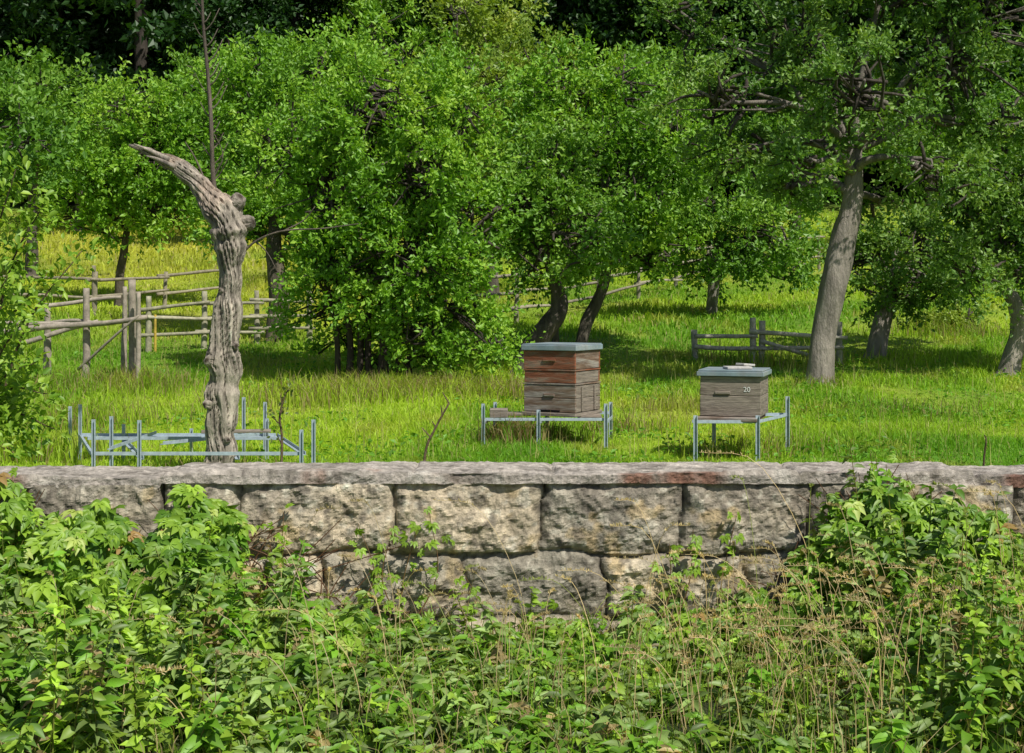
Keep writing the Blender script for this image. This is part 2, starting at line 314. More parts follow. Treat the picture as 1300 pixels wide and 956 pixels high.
auto_tree('orchard_tree',625,26,4.8,1.7,PAL_WARM,leaf=.1,ncl=240)
auto_tree('orchard_tree',840,34,4.8,2.2,PAL_MID,cy=.7)
auto_tree('orchard_tree',1010,33,3.8,1.7,PAL_MID,cy=.7)
auto_tree('orchard_tree',1180,36,4.6,2.2,PAL_MID,cy=.7)
auto_tree('orchard_tree',1340,30,4.6,2.2,PAL_MID,cy=.7)
auto_tree('orchard_tree',270,39,5.4,2.4,PAL_MID)
auto_tree('orchard_tree',100,42,4.0,2.2,PAL_MID,cy=.6)
auto_tree('orchard_tree',190,44,4.2,2.4,PAL_MID,cy=.6)
auto_tree('orchard_tree',455,40,8.0,2.8,PAL_BRIGHT,leaf=.16)
auto_tree('orchard_tree',620,41,8.2,2.8,PAL_WARM,leaf=.16)
auto_tree('orchard_tree',790,43,6.2,2.6,PAL_MID,leaf=.16)
tree('garden_bush',21.5,[[(1205,None,5),(1205,425,4),(1205,400,3)]],[(1190,420,0,32,22),(1225,415,0,32,25),(1160,428,0,20,14)],PAL_WARM,ncl=110,Ls=.25,leaf=.06)
def forest():
    root=empty('distant_forest')
    var=[]
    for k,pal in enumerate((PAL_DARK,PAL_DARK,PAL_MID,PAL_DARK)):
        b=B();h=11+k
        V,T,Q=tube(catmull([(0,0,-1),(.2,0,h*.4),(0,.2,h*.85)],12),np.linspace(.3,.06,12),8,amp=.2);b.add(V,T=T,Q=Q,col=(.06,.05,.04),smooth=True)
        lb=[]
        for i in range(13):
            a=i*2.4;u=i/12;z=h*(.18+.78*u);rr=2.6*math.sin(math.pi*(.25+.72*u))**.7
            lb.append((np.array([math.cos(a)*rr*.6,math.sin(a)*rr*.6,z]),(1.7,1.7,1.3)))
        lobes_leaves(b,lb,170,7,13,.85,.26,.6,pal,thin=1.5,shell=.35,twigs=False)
        o=b.obj('forest_tree_mesh',[M_bark,M_leaf],link=False);var.append(o.data)
    r2=np.random.default_rng(5);k=0
    for row,y in enumerate((48,52.5,58,65)):
        for x in np.arange(-27-row*2,28+row*2,3.6):
            xx=x+r2.uniform(-1,1);yy=y+r2.uniform(-1.3,1.3)
            o=bpy.data.objects.new('forest_tree_%d'%k,var[[0,2,3,1][int(r2.integers(0,4))] if abs(xx+3)<9 else [0,1,3][int(r2.integers(0,3))]]);k+=1
            o.location=(xx,yy,float(gz(xx,yy))-.6);o.rotation_euler=(0,0,r2.uniform(0,6.28));s=r2.uniform(.8,1.2);o.scale=(s*1.05,s*1.05,s)
            COLL.objects.link(o);o.parent=root
forest()
def left_shrub():
    d=8.5;s=d/F;b=B();base=np.array([X(-30,d),d,0.])
    tips=[(20,215),(60,250),(35,300),(104,318),(10,350),(60,345),(35,400),(5,430),(45,460),(20,520),(60,500),(10,570),(45,565),(-30,250),(-60,330),(-20,460),(70,545),(25,480)]
    for px,py in tips:
        dd=rng.uniform(-.5,.6);c=W(px,py,d+dd)
        m=(base+c)/2+np.array([-.05,0,.22+rng.uniform(0,.15)])
        P=catmull([base+rng.normal(0,.06,3)*[1,1,0],m,c],12);V,T,Q=tube(P,np.linspace(.012,.003,12),5);b.add(V,T=T,Q=Q,col=(.12,.09,.05),smooth=True)
        for t in (5,6,7,8,9,10,11):
            k=18;D=unit(rng.normal(0,1,(k,3))+np.array([.2,-.2,-.1]));PP=P[t]+rng.normal(0,.055,(k,3))
            V,T=rleaves(PP,D,unit(rng.normal(0,.5,(k,3))+np.array([.1,-.4,.9])),rng.uniform(.04,.075,k),.55)
            tn=rng.random((k,1));col=np.array([.12,.26,.014])*(1-tn)+np.array([.34,.50,.05])*tn;b.add(V,T=T,col=rep(col,8),mat=1,smooth=True)
    return b.obj('elder_shrub',[M_bark,M_leaf])
left_shrub()
# ---------------------------------------------------------------- dead tree
def dead_tree():
    d=9.8;s=d/F;b=B();c0=np.array([.46,.40,.325])
    pp=[(277,612,48),(278,585,41),(279,545,38),(281,505,38),(284,470,39),(285,435,38),(290,395,33),(294,360,30),(295,330,32),(292,305,42),(287,282,46),(272,258,37),(256,238,28),(238,221,25),(218,207,21),(200,198,13),(182,190,9),(165,184,3)]
    P=catmull([W(a,c,d) for a,c,w in pp],320);R=catmull([w*s/2 for a,c,w in pp],320)[:,0]
    P[:,1]+=.02*np.sin(np.linspace(0,9,320));q=np.linspace(0,1,320)
    P[:,0]+=.010*vn(np.stack([q*26,0*q,0*q],-1));R=R*(1+.13*vn(np.stack([q*38,0*q+5,0*q],-1)))
    V,T,Q=tube(P,R,84,amp=.36,kr=1.5,ks=3.2,seed=3,amp2=.17,twist=1.6);cr=tube.cr[:,None]
    n=fbm(V*[9,9,4],4)[:,None];n2=fbm(V*[45,45,7],3)[:,None];n3=fbm(V*[60,60,60],2)[:,None]
    col=c0*(1+.6*n+.5*n2+.25*n3)*(1-.68*cr**.7);up=np.clip((V[:,2:3]-1.5)/.4,0,1)*np.clip(n*3,0,1);col=col*(1-up*.3)+np.array([.22,.12,.07])*up*.5
    b.add(V,T=T,Q=Q,col=np.clip(col,.03,.65),smooth=False)
    def burl(px,py,dx,r,L):
        a=W(px,py,d);v=np.array([dx[0],dx[1],dx[2]],float);v/=np.linalg.norm(v)
        t=np.linspace(0,1,16);Pz=a+v*(t*L*s)[:,None];rr=r*s*np.interp(t,[0,.35,.7,.93,1],[1.35,1.0,.85,.62,.2])
        V,T,Q=tube(Pz,rr,26,amp=.6,kr=1.1,ks=12,seed=px+py,amp2=.15)
        cc=c0*(.8+.6*fbm(V*25)[:,None]);e=np.linalg.norm(V-Pz[-1],axis=1)[:,None];cc=np.where(e<r*s*.42,np.array([.07,.05,.035]),cc)
        b.add(V,T=T,Q=Q,col=np.clip(cc,.03,.6),smooth=False)
    burl(298,284,(.9,-.35,.05),10,28);burl(294,268,(.55,-.5,.75),13,26);burl(272,458,(-.25,-1,.1),8,22);burl(270,512,(-.35,-1,0),7,20)
    burl(295,440,(.5,-1,.1),6,18);burl(280,300,(-.3,-1,.3),8,22);burl(263,243,(-.4,-.8,.4),6,16);burl(285,560,(.5,-1,.2),6,20);burl(290,372,(-.6,-1,.3),5,17)
    def limb(pts,r0,r1,n=14,sides=8,c=c0):
        P=catmull([W(a,e,d+q) for a,e,q in pts],n);V,T,Q=tube(P,np.linspace(r0,r1,n)*s,sides,amp=.2,seed=pts[0][0]);b.add(V,T=T,Q=Q,col=c,smooth=True)
    limb([(215,203,-.03),(190,191,-.03),(170,183,-.02)],4,1,10);limb([(222,212,-.04),(200,202,-.05),(186,198,-.05)],3.5,.8,10)
    dk=np.array([.16,.13,.10])
    limb([(274,262,0),(270,215,0),(268,150,-.03),(264,95,0),(258,30,0),(255,-40,0)],3.4,1.8,40,6,dk)
    for y0 in range(-10,250,10):
        x0=np.interp(y0,[-40,30,95,150,215],[255,258,264,268,270]);sg=rng.choice([-1,1]);L=rng.uniform(6,22)
        limb([(x0,y0,0),(x0+sg*L*.5,y0-L*.5,rng.uniform(-.03,.03)),(x0+sg*L,y0-L*1.5,rng.uniform(-.06,.06))],1.2,.5,6,4,dk)
    limb([(300,330,0),(325,306,-.05),(360,293,-.05),(410,290,0),(455,284,0)],1.6,.6,20,5,dk)
    limb([(360,293,-.05),(385,280,0),(400,262,0)],1,.5,8,4,dk);limb([(325,306,-.05),(340,322,0),(352,345,0)],1,.5,8,4,dk)
    limb([(268,250,0),(250,205,.05),(235,180,.05)],1.4,.6,8,4,dk);limb([(262,240,0),(283,200,.05),(272,170,.0)],1.2,.5,8,4,dk)
    b.obj('dead_tree',[M_deadbark])
dead_tree()
# ---------------------------------------------------------------- stone wall
def wall():
    J=[[-620,-450,-300,-150,35,205,302,500,687,865,1028,1110,1282,1450,1600,1800,1950],[-560,-400,-230,-90,95,195,408,590,768,945,1122,1290,1480,1660,1850],[-500,-330,-120,40,270,480,660,850,1010,1200,1380,1560,1700]]
    J=[np.array([(p-650)*7/F for p in j]) for j in J]
    zc=[(0.0,.345),(-.315,0.0),(-.7,-.315)]
    xs=np.arange(-4.9,4.9,.0105)
    prof=[];ty=[]
    for z in np.arange(-.55,.345,.010): prof.append((7.0,z));ty.append(0)
    for z in (.346,.352,.36,.37,.38,.388): prof.append((6.975,z));ty.append(1)
    for y in np.arange(6.98,7.49,.013): prof.append((y,.392));ty.append(2)
    for z in (.38,.3,.2,.1,0,-.1): prof.append((7.5,z));ty.append(3)
    prof=np.array(prof);ty=np.array(ty)
    nv=len(prof);nx=len(xs)
    XX=np.tile(xs,(nv,1));YY=np.tile(prof[:,0:1],(1,nx));ZZ=np.tile(prof[:,1:2],(1,nx));TY=np.tile(ty[:,None],(1,nx))
    x=XX.ravel();y=YY.ravel();z=ZZ.ravel();t=TY.ravel()
    P=np.stack([x,y,z],-1)
    wx=x+.018*vn(P*[0,1,5])+.014*vn(P*13);wz=z+.018*vn(P*[4,0,0]+3)+.010*vn(P*15)
    dist=np.full(len(x),1.);bid=np.zeros(len(x))
    for k,(z0,z1) in enumerate(zc):
        m=(z>=z0)&(z<z1+.001);j=J[k];i=np.clip(np.searchsorted(j,wx)-1,0,len(j)-2)
        dx=np.minimum(np.abs(wx-j[i]),np.abs(j[i+1]-wx));dz=np.minimum(np.abs(wz-z0),np.abs(z1-wz)+ (.02 if k==0 else 0))
        dd=np.minimum(dx,dz);cc=.03;q=np.sqrt(np.maximum(cc-dx,0)**2+np.maximum(cc-dz,0)**2);dd=np.where((dx<cc)&(dz<cc),np.maximum(cc-q,0),dd)
        dist=np.where(m,dd,dist);bid=np.where(m,i+k*31,bid)
    br=_h(bid.astype(np.int64)+7,bid.astype(np.int64)*3+1,bid.astype(np.int64)*0+2)
    br2=_h(bid.astype(np.int64)+70,bid.astype(np.int64)*5+1,bid.astype(np.int64)*0+9)
    big=fbm(P*[4.5,4.5,5.5]+bid[:,None]*3.3,3);med=fbm(P*15+4,4);fine=fbm(P*48,3)
    rid=1-np.abs(fbm(P*[6,6,8]+31,4))*3.2
    step=np.floor(fbm(P*[5,5,8]+90,3)*5)/5
    front=t==0
    edge=1-np.exp(-dist/.012);pil=1-np.exp(-dist/.05)
    disp=np.where(front,-.03+edge*.024+pil*(.028+.030*big+.022*step+.012*rid)+.015*med*edge+.008*fine+(br-.5)*.03*edge,0)
    lip=np.where(t==1,.010*med+.024*big+.008*fine,0)
    y2=y-disp-lip
    TJ=(np.array([-500,-200,205,520,700,1010,1235,1500])-650)*7/F
    dj=np.min(np.abs(wx[:,None]-TJ[None,:]),axis=1)
    lay=np.floor((fbm(P*[2.2,6,0]+8,3)+.6)*4)/4
    top=(t==2)
    front_edge=np.clip((7.2-y)/.2,0,1)
    z2=z+np.where(top,.008*big+.007*med+.005*fine+.026*lay*front_edge-.02*np.exp(-dj/.010),0)
    z2=z2+np.where((t>=1)&((x<TJ[2])|(x>TJ[6])),-.022,0)
    z2=z2+np.where(t==1,.008*med,0)
    pier=(x>(1110-650)*7/F)&(x<(1282-650)*7/F)&(t==0)&(z>-.0);y2=y2-np.where(pier,.05,0)
    led=(x<TJ[2])&(t==0)&(z>0);y2=y2-np.where(led,.03,0)
    V=np.stack([x,y2,z2],-1)
    base=np.array([.58,.485,.345]);grey=np.array([.40,.36,.285]);dark=np.array([.15,.13,.105]);top_c=np.array([.42,.375,.325]);rust=np.array([.20,.085,.05])
    g=np.clip(.5+(br2-.5)*1.1+1.1*big,0,1)[:,None];c=base*(1-g)+grey*g
    st_=np.clip(.08+1.6*fbm(P*[5,5,2.6]+50,5)+np.clip((z-.16)/.3,0,.35),0,.8)[:,None];c=c*(1-st_)+dark*1.5*st_
    sp=np.clip(fbm(P*[28,28,28]+5,3)*4-1.0,0,.7)[:,None];c=c*(1-sp)+np.array([.60,.56,.45])*sp
    och=np.clip(fbm(P*[10,10,10]+25,3)*4-1.2,0,.5)[:,None];c=c*(1-och)+np.array([.50,.36,.16])*och
    sd_=np.clip(fbm(P*[22,22,22]+55,3)*4-.95,0,.7)[:,None];c=c*(1-sd_)+dark*.85*sd_
    c=c*(.82+.36*br)[:,None]*(1+.38*med+.32*fine)[:,None]
    c=c*(.5+.5*(1-np.exp(-dist/.008)))[:,None]
    tc=top_c*(1+.5*med+.4*fine+.3*big)[:,None]
    rm=np.clip(fbm(P*[3.2,3.2,0]+77,4)*5-.8,0,1)*np.clip((7.12-y)/.08,0,1)*.85;tc=tc*(1-rm[:,None])+rust*(1+.8*med)[:,None]*rm[:,None]
    pale=np.clip(fbm(P*[9,9,9]+12,3)*4-1.0,0,.65)[:,None];tc=tc*(1-pale)+np.array([.58,.54,.47])*pale
    dk=np.clip(fbm(P*[13,13,13]+42,4)*4-.9,0,.65)[:,None];tc=tc*(1-dk)+np.array([.14,.12,.10])*dk
    c=np.where((t>=1)[:,None],tc,c)
    i=np.arange(nv-1)[:,None]*nx;j=np.arange(nx-1)[None,:]
    Q=np.stack([i+j,i+j+1,i+nx+j+1,i+nx+j],-1).reshape(-1,4)
    b=B();b.add(V,Q=Q,col=np.clip(c,.02,.75),smooth=False)
    b.obj('stone_wall',[M_stone])
wall()
# ---------------------------------------------------------------- fences
def pole(b,a,e,r0,r1,col,sides=8,n=10,wob=.02):
    a=np.array(a,float);e=np.array(e,float);P=np.linspace(a,e,n);k=rng.uniform(0,99)
    P=P+wob*np.stack([vn(P*1.3+k),vn(P*1.3+k+9),vn(P*1.3+k+20)],-1)
    V,T,Q=tube(P,np.linspace(r0,r1,n),sides,amp=.3,seed=k);b.add(V,T=T,Q=Q,col=np.array(col)*rng.uniform(.75,1.15),smooth=True)
def run_fence(name,pts,heights,post_h,sp,r=.03,pr=.045,col=(.30,.26,.21)):
    b=B();L=[np.array(p,float) for p in pts]
    for a,e in zip(L[:-1],L[1:]):
        n=max(1,int(round(np.linalg.norm(e-a)/sp)));q=[a+(e-a)*k/n for k in range(n+1)]
        for k,p in enumerate(q):
            g=float(gz(p[0],p[1]));pole(b,(p[0],p[1],g-.1),(p[0]+rng.normal(0,.02),p[1],g+post_h*rng.uniform(.9,1.1)),pr,pr*.8,col)
        for k in range(n):
            for h in heights:
                p,s=q[k],q[k+1];o=-.05
                pole(b,(p[0]-.1,p[1]+o-r,float(gz(*p))+h+rng.normal(0,.025)),(s[0]+.1,s[1]+o-r,float(gz(*s))+h+rng.normal(0,.025)),r,r*.75,col)
    return b.obj(name,[M_pole])
run_fence('pole_fence',[(X(188,19.0),19.0),(X(392,20.2),20.2)],[.22,.43,.62],.72,.85,.028,.045,(.36,.34,.24))
run_fence('pole_fence',[(X(595,21.3),21.3),(X(760,24.5),24.5),(X(900,29),29),(X(1040,32),32)],[.25,.5,.75],.85,1.5,.03,.04,(.30,.27,.2))
run_fence('pole_fence',[(X(-120,24),24),(X(120,23),23),(X(290,25),25)],[.3,.6],.75,1.6,.03,.04,(.32,.28,.2))
def old_fence():
    b=B();c=(.40,.345,.28)
    def post(px,top,d,r):
        x=X(px,d);pole(b,(x,d,float(gz(x,d))-.1),W(px+rng.uniform(-2,2),top,d),r,r*.7,c,9,12,.03)
    post(108,368,16.6,.05);post(168,356,16.6,.06);post(158,362,16.9,.04);post(175,372,16.4,.035);post(60,392,17.2,.05)
    for a,e,r in (((-40,424,16.7),(186,402,16.4),.042),((20,440,16.5),(125,408,16.5),.035),((52,408,17),(112,415,16.5),.03),((60,385,16.9),(150,383,16.9),.03),((-60,405,16.9),(90,412,16.5),.035),((98,470,16.6),(172,400,16.3),.018)):
        pole(b,W(*a),W(*e),r,r*.7,c,8,14,.07)
    b.obj('wooden_fence',[M_pole])
old_fence()
def right_fence():
    b=B();c=(.46,.43,.36);d=18.6
    for px,h in ((883,.42),(955,.60),(968,.58),(1066,.55)):
        x=X(px,d);g=float(gz(x,d));pole(b,(x,d,g-.1),(x,d,g+h),.045,.04,c)
    for px0,h0,px1,h1 in ((880,.33,960,.37),(880,.2,960,.2),(950,.42,1075,.34),(965,.3,1030,.1),(955,.2,1070,.22)):
        x0,x1=X(px0,d),X(px1,d);pole(b,(x0,d-.07,float(gz(x0,d))+h0),(x1,d-.07,float(gz(x1,d))+h1),.03,.025,c)
    b.obj('wooden_fence',[M_pole])
right_fence()
def yellow_post():
    b=B();d=19;x=X(197,d);g=float(gz(x,d));V,T,Q=tube([(x,d,g-.05),(x,d,g+.25),(x,d,g+.5)],.018,8);b.add(V,T=T,Q=Q,col=(.5,.36,.06));b.obj('marker_post',[M_pole])
yellow_post()
# ---------------------------------------------------------------- beehives
def part(name,parent,size,loc,mat,bev=.004,rot=(0,0,0),side=None):
    me=bpy.data.meshes.new(name);bm=bmesh.new();bmesh.ops.create_cube(bm,size=1)
    bmesh.ops.scale(bm,vec=size,verts=bm.verts)
    if bev: bmesh.ops.bevel(bm,geom=list(bm.edges),offset=min(bev,min(size)*.3),segments=2,profile=.5,affect='EDGES')
    bm.to_mesh(me);bm.free();me.materials.append(mat)
    o=bpy.data.objects.new(name,me);COLL.objects.link(o);o.location=loc;o.rotation_euler=rot;o.parent=parent;return o
def hive_box(root,nm,w,dp,z,h,mf,ms,split=True):
    t=.022;g=.003
    hs=[h] if not split else [h*.52,h*.48]
    zz=z
    for k,q in enumerate(hs):
        c=zz+q/2
        part(nm+'_front_board_%d'%k,root,(w,t,q-g),(rng.normal(0,.0015),-dp/2+t/2,c),mf,.004)
        part(nm+'_back_board_%d'%k,root,(w,t,q-g),(0,dp/2-t/2,c),mf,.004)
        part(nm+'_left_board_%d'%k,root,(t,dp-2*t-.001,q-g),(-w/2+t/2+.002,0,c),ms,.004)
        part(nm+'_right_board_%d'%k,root,(t,dp-2*t-.001,q-g),(w/2-t/2-.002,0,c),ms,.004)
        zz+=q
def hive1():
    d=12.0;a=math.radians(-29);cx=X(714,d);root=empty('beehive',(cx,d+.02,0),a);w=.48;z=.295
    part('floor_board',root,(.50,.52,.03),(0,0,z+.0),M_greywood)
    hive_box(root,'brood_box',w,w,z+.018,.225,M_brownwood,M_greywood)
    part('rim',root,(.488,.488,.012),(0,0,z+.251),M_brownwood,.002)
    hive_box(root,'upper_box',.476,.476,z+.259,.10,M_redwood,M_greywood,False)
    part('spacer',root,(.486,.486,.012),(0,0,z+.366),M_redwood,.002)
    hive_box(root,'honey_super',w,w,z+.374,.155,M_redwood,M_brownwood,False)
    part('lid',root,(.515,.515,.045),(0,0,z+.552),M_lid,.005);part('lid_top',root,(.50,.50,.008),(0,0,z+.579),M_lid,.003)
    part('hand_grip',root,(.10,.012,.022),(0,-w/2-.005,z+.16),M_brownwood);part('flight_slot',root,(.2,.006,.016),(0,-w/2-.004,z+.03),M_bark,.001)
    part('hand_grip_super',root,(.12,.012,.02),(0,-w/2-.005,z+.45),M_redwood)
    for k in range(2): part('cleat_%d'%k,root,(.012,.02,.2),(w/2+.006,-.12+.24*k,z+.13),M_greywood,.002)
hive1()
def angle_bar(root,nm,a,e,w=.024,mat=M_blue):
    a=Vector(a);e=Vector(e);v=e-a;L=v.length
    o=part(nm,root,(w,.005,L),(a+e)/2,mat,.001);q=v.to_track_quat('Z','Y');o.rotation_mode='QUATERNION';o.rotation_quaternion=q
    o2=part(nm+'_flange',root,(.005,w,L),(a+e)/2+q@Vector((-w/2-.0035,w/2-.002,0)),mat,.001);o2.rotation_mode='QUATERNION';o2.rotation_quaternion=q
def stand1():
    root=empty('beehive_stand',(0,0,0));z=.255
    x0,x1=X(614,12),X(767,11.8);xm=X(683,11.65)
    yN=11.68;yF=12.35
    angle_bar(root,'front_rail',(x0,yN,z),(x1,yN,z));angle_bar(root,'back_rail',(x0+.1,yF,z),(x1+.08,yF,z))
    for k,x in enumerate((x0,xm,x1)):
        angle_bar(root,'cross_%d'%k,(x,yN+.02,z-.03),(x+.09,yF-.02,z-.03))
        angle_bar(root,'front_leg_%d'%k,(x,yN-.035,-.06),(x,yN-.035,z+(.14 if k!=1 else .09)))
        angle_bar(root,'back_leg_%d'%k,(x+.09,yF+.04,-.06),(x+.09,yF+.04,z+.1))
    part('wooden_block',root,(.15,.16,.07),(x0+.13,yN+.12,z+.053),M_greywood,.006);part('plank',root,(.30,.14,.022),(x0+.26,yN+.30,z+.03),M_greywood,.004)
    part('plank_2',root,(.2,.5,.02),(x1-.12,yN+.34,z+.017),M_greywood,.003)
stand1()
def hive2():
    d=11.2;a=math.radians(-17);cx=X(934,d);root=empty('beehive',(cx,d+.05,0),a);w=.47;z=.335
    part('floor_board',root,(.47,.55,.03),(-.02,-.05,z-.012),M_brownwood)
    hive_box(root,'brood_box',w,w,z+.006,.31,M_greywood,M_greywood)
    part('lid',root,(.52,.52,.035),(0,0,z+.336),M_lid,.004);part('lid_top',root,(.50,.50,.012),(0,0,z+.361),M_lid,.003)
    part('stone_on_lid',root,(.20,.16,.02),(.03,-.06,z+.378),M_tile,.006,(0,0,.4));part('stone_on_lid_2',root,(.12,.1,.018),(.08,.03,z+.398),M_tile,.006,(0,.08,.9))
    part('hand_grip',root,(.12,.014,.022),(-.06,-w/2-.006,z+.19),M_greywood)
    cu=bpy.data.curves.new('number_marking','FONT');cu.body='20';cu.size=.055;cu.extrude=.001;cu.materials.append(M_white)
    o=bpy.data.objects.new('number_marking',cu);COLL.objects.link(o);o.parent=root;o.location=(.10,-w/2-.003,z+.20);o.rotation_euler=(math.pi/2,0,0)
hive2()
def stand2():
    root=empty('beehive_stand',(0,0,0));z=.30;x0=X(881,10.95);x1=X(961,10.9);yN=10.93
    far=(X(998,11.6),11.6);fl=(X(905,11.6),11.6)
    C=[(x0,yN),(x1,yN),far,fl]
    for k in range(4):
        p,q=C[k],C[(k+1)%4];angle_bar(root,'rail_%d'%k,(p[0],p[1],z),(q[0],q[1],z))
        angle_bar(root,'leg_%d'%k,(p[0],p[1]-.035,-.06),(p[0],p[1]-.035,z+(.06,.06,.16,.1)[k]))
stand2()
def stand3():
    root=empty('empty_beehive_stand',(0,0,0));z=.20
    def fr(nm,pts,z,legs):
        for k in range(4):
            p,q=pts[k],pts[(k+1)%4];angle_bar(root,nm+'_rail_%d'%k,(p[0],p[1],z),(q[0],q[1],z))
        for k,(x,y,t) in enumerate(legs): angle_bar(root,nm+'_leg_%d'%k,(x,y-.034,-.06),(x,y-.034,t),.022)
    n,f=9.6,10.9
    A=[(X(118,n),n),(X(385,n),n),(X(350,f),f),(X(103,f),f)]
    zt=lambda py,d:CZ-(py-HZ)*d/F
    fr('near_frame',A,z,[(X(120,n),n,zt(532,n)),(X(178,n),n,zt(533,n)),(X(383,n),n,zt(545,n)),(X(397,n),n+.05,zt(533,n)),(X(132,n),n+.2,zt(528,n+.2)),(X(337,f),f,zt(510,f)),(X(345,f),f-.2,zt(528,f)),(X(103,f),f,zt(513,f)),(X(158,f),f,zt(538,f)),(X(310,f),f,zt(504,f)),(X(80,f),f+.2,zt(518,f)),(X(240,f),f+.1,zt(545,f))])
    angle_bar(root,'cross_1',(X(178,n),n+.03,z-.035),(X(158,f),f-.03,z-.035));angle_bar(root,'cross_2',(X(300,n),n+.03,z-.035),(X(290,f),f-.03,z-.035))
    m=10.3;angle_bar(root,'middle_rail',(X(112,m),m,z+.035),(X(360,m),m,z+.035))
    angle_bar(root,'brace_1',(X(135,n),n+.06,z+.03),(X(200,f),f-.1,z+.03));angle_bar(root,'brace_2',(X(200,n),n+.1,z+.06),(X(330,f),f-.1,z+.02))
    part('resting_board',root,(.5,.09,.02),(X(300,10.4),10.4,z+.085),M_greywood,.004,(0,0,.15))
stand3()
def sprout(name,d,pts,r=.008,side=True,leaf=False):
    b=B();P=catmull([W(a,c,d) for a,c in pts],14);V,T,Q=tube(P,np.linspace(r,r*.5,14),6);b.add(V,T=T,Q=Q,col=(.17,.12,.07),smooth=True)
    if side:
        for t in (4,7,9,11,13):
            e=P[t]+np.array([rng.uniform(-.06,.06),0,rng.uniform(.03,.07)]);V,T,Q=tube(np.linspace(P[t],e,4),np.linspace(r*.5,r*.3,4),5);b.add(V,T=T,Q=Q,col=(.17,.12,.07))
            if leaf:
                k=10;V,T=leaves(e+rng.normal(0,.03,(k,3)),rng.normal(size=(k,3)),rng.normal(size=(k,3))+[0,0,1],np.full(k,.03),.6);b.add(V,T=T,col=(.15,.2,.05),mat=1)
    b.obj(name,[M_bark,M_leaf])
sprout('dry_sapling',8.4,[(536,640),(540,575),(552,545),(570,512)],.010)
sprout('dry_sapling',8.2,[(355,650),(358,560),(355,530),(362,500)],.009,True,True)
sprout('iron_stake',8.6,[(1247,640),(1249,585),(1252,560),(1250,552)],.008,False)
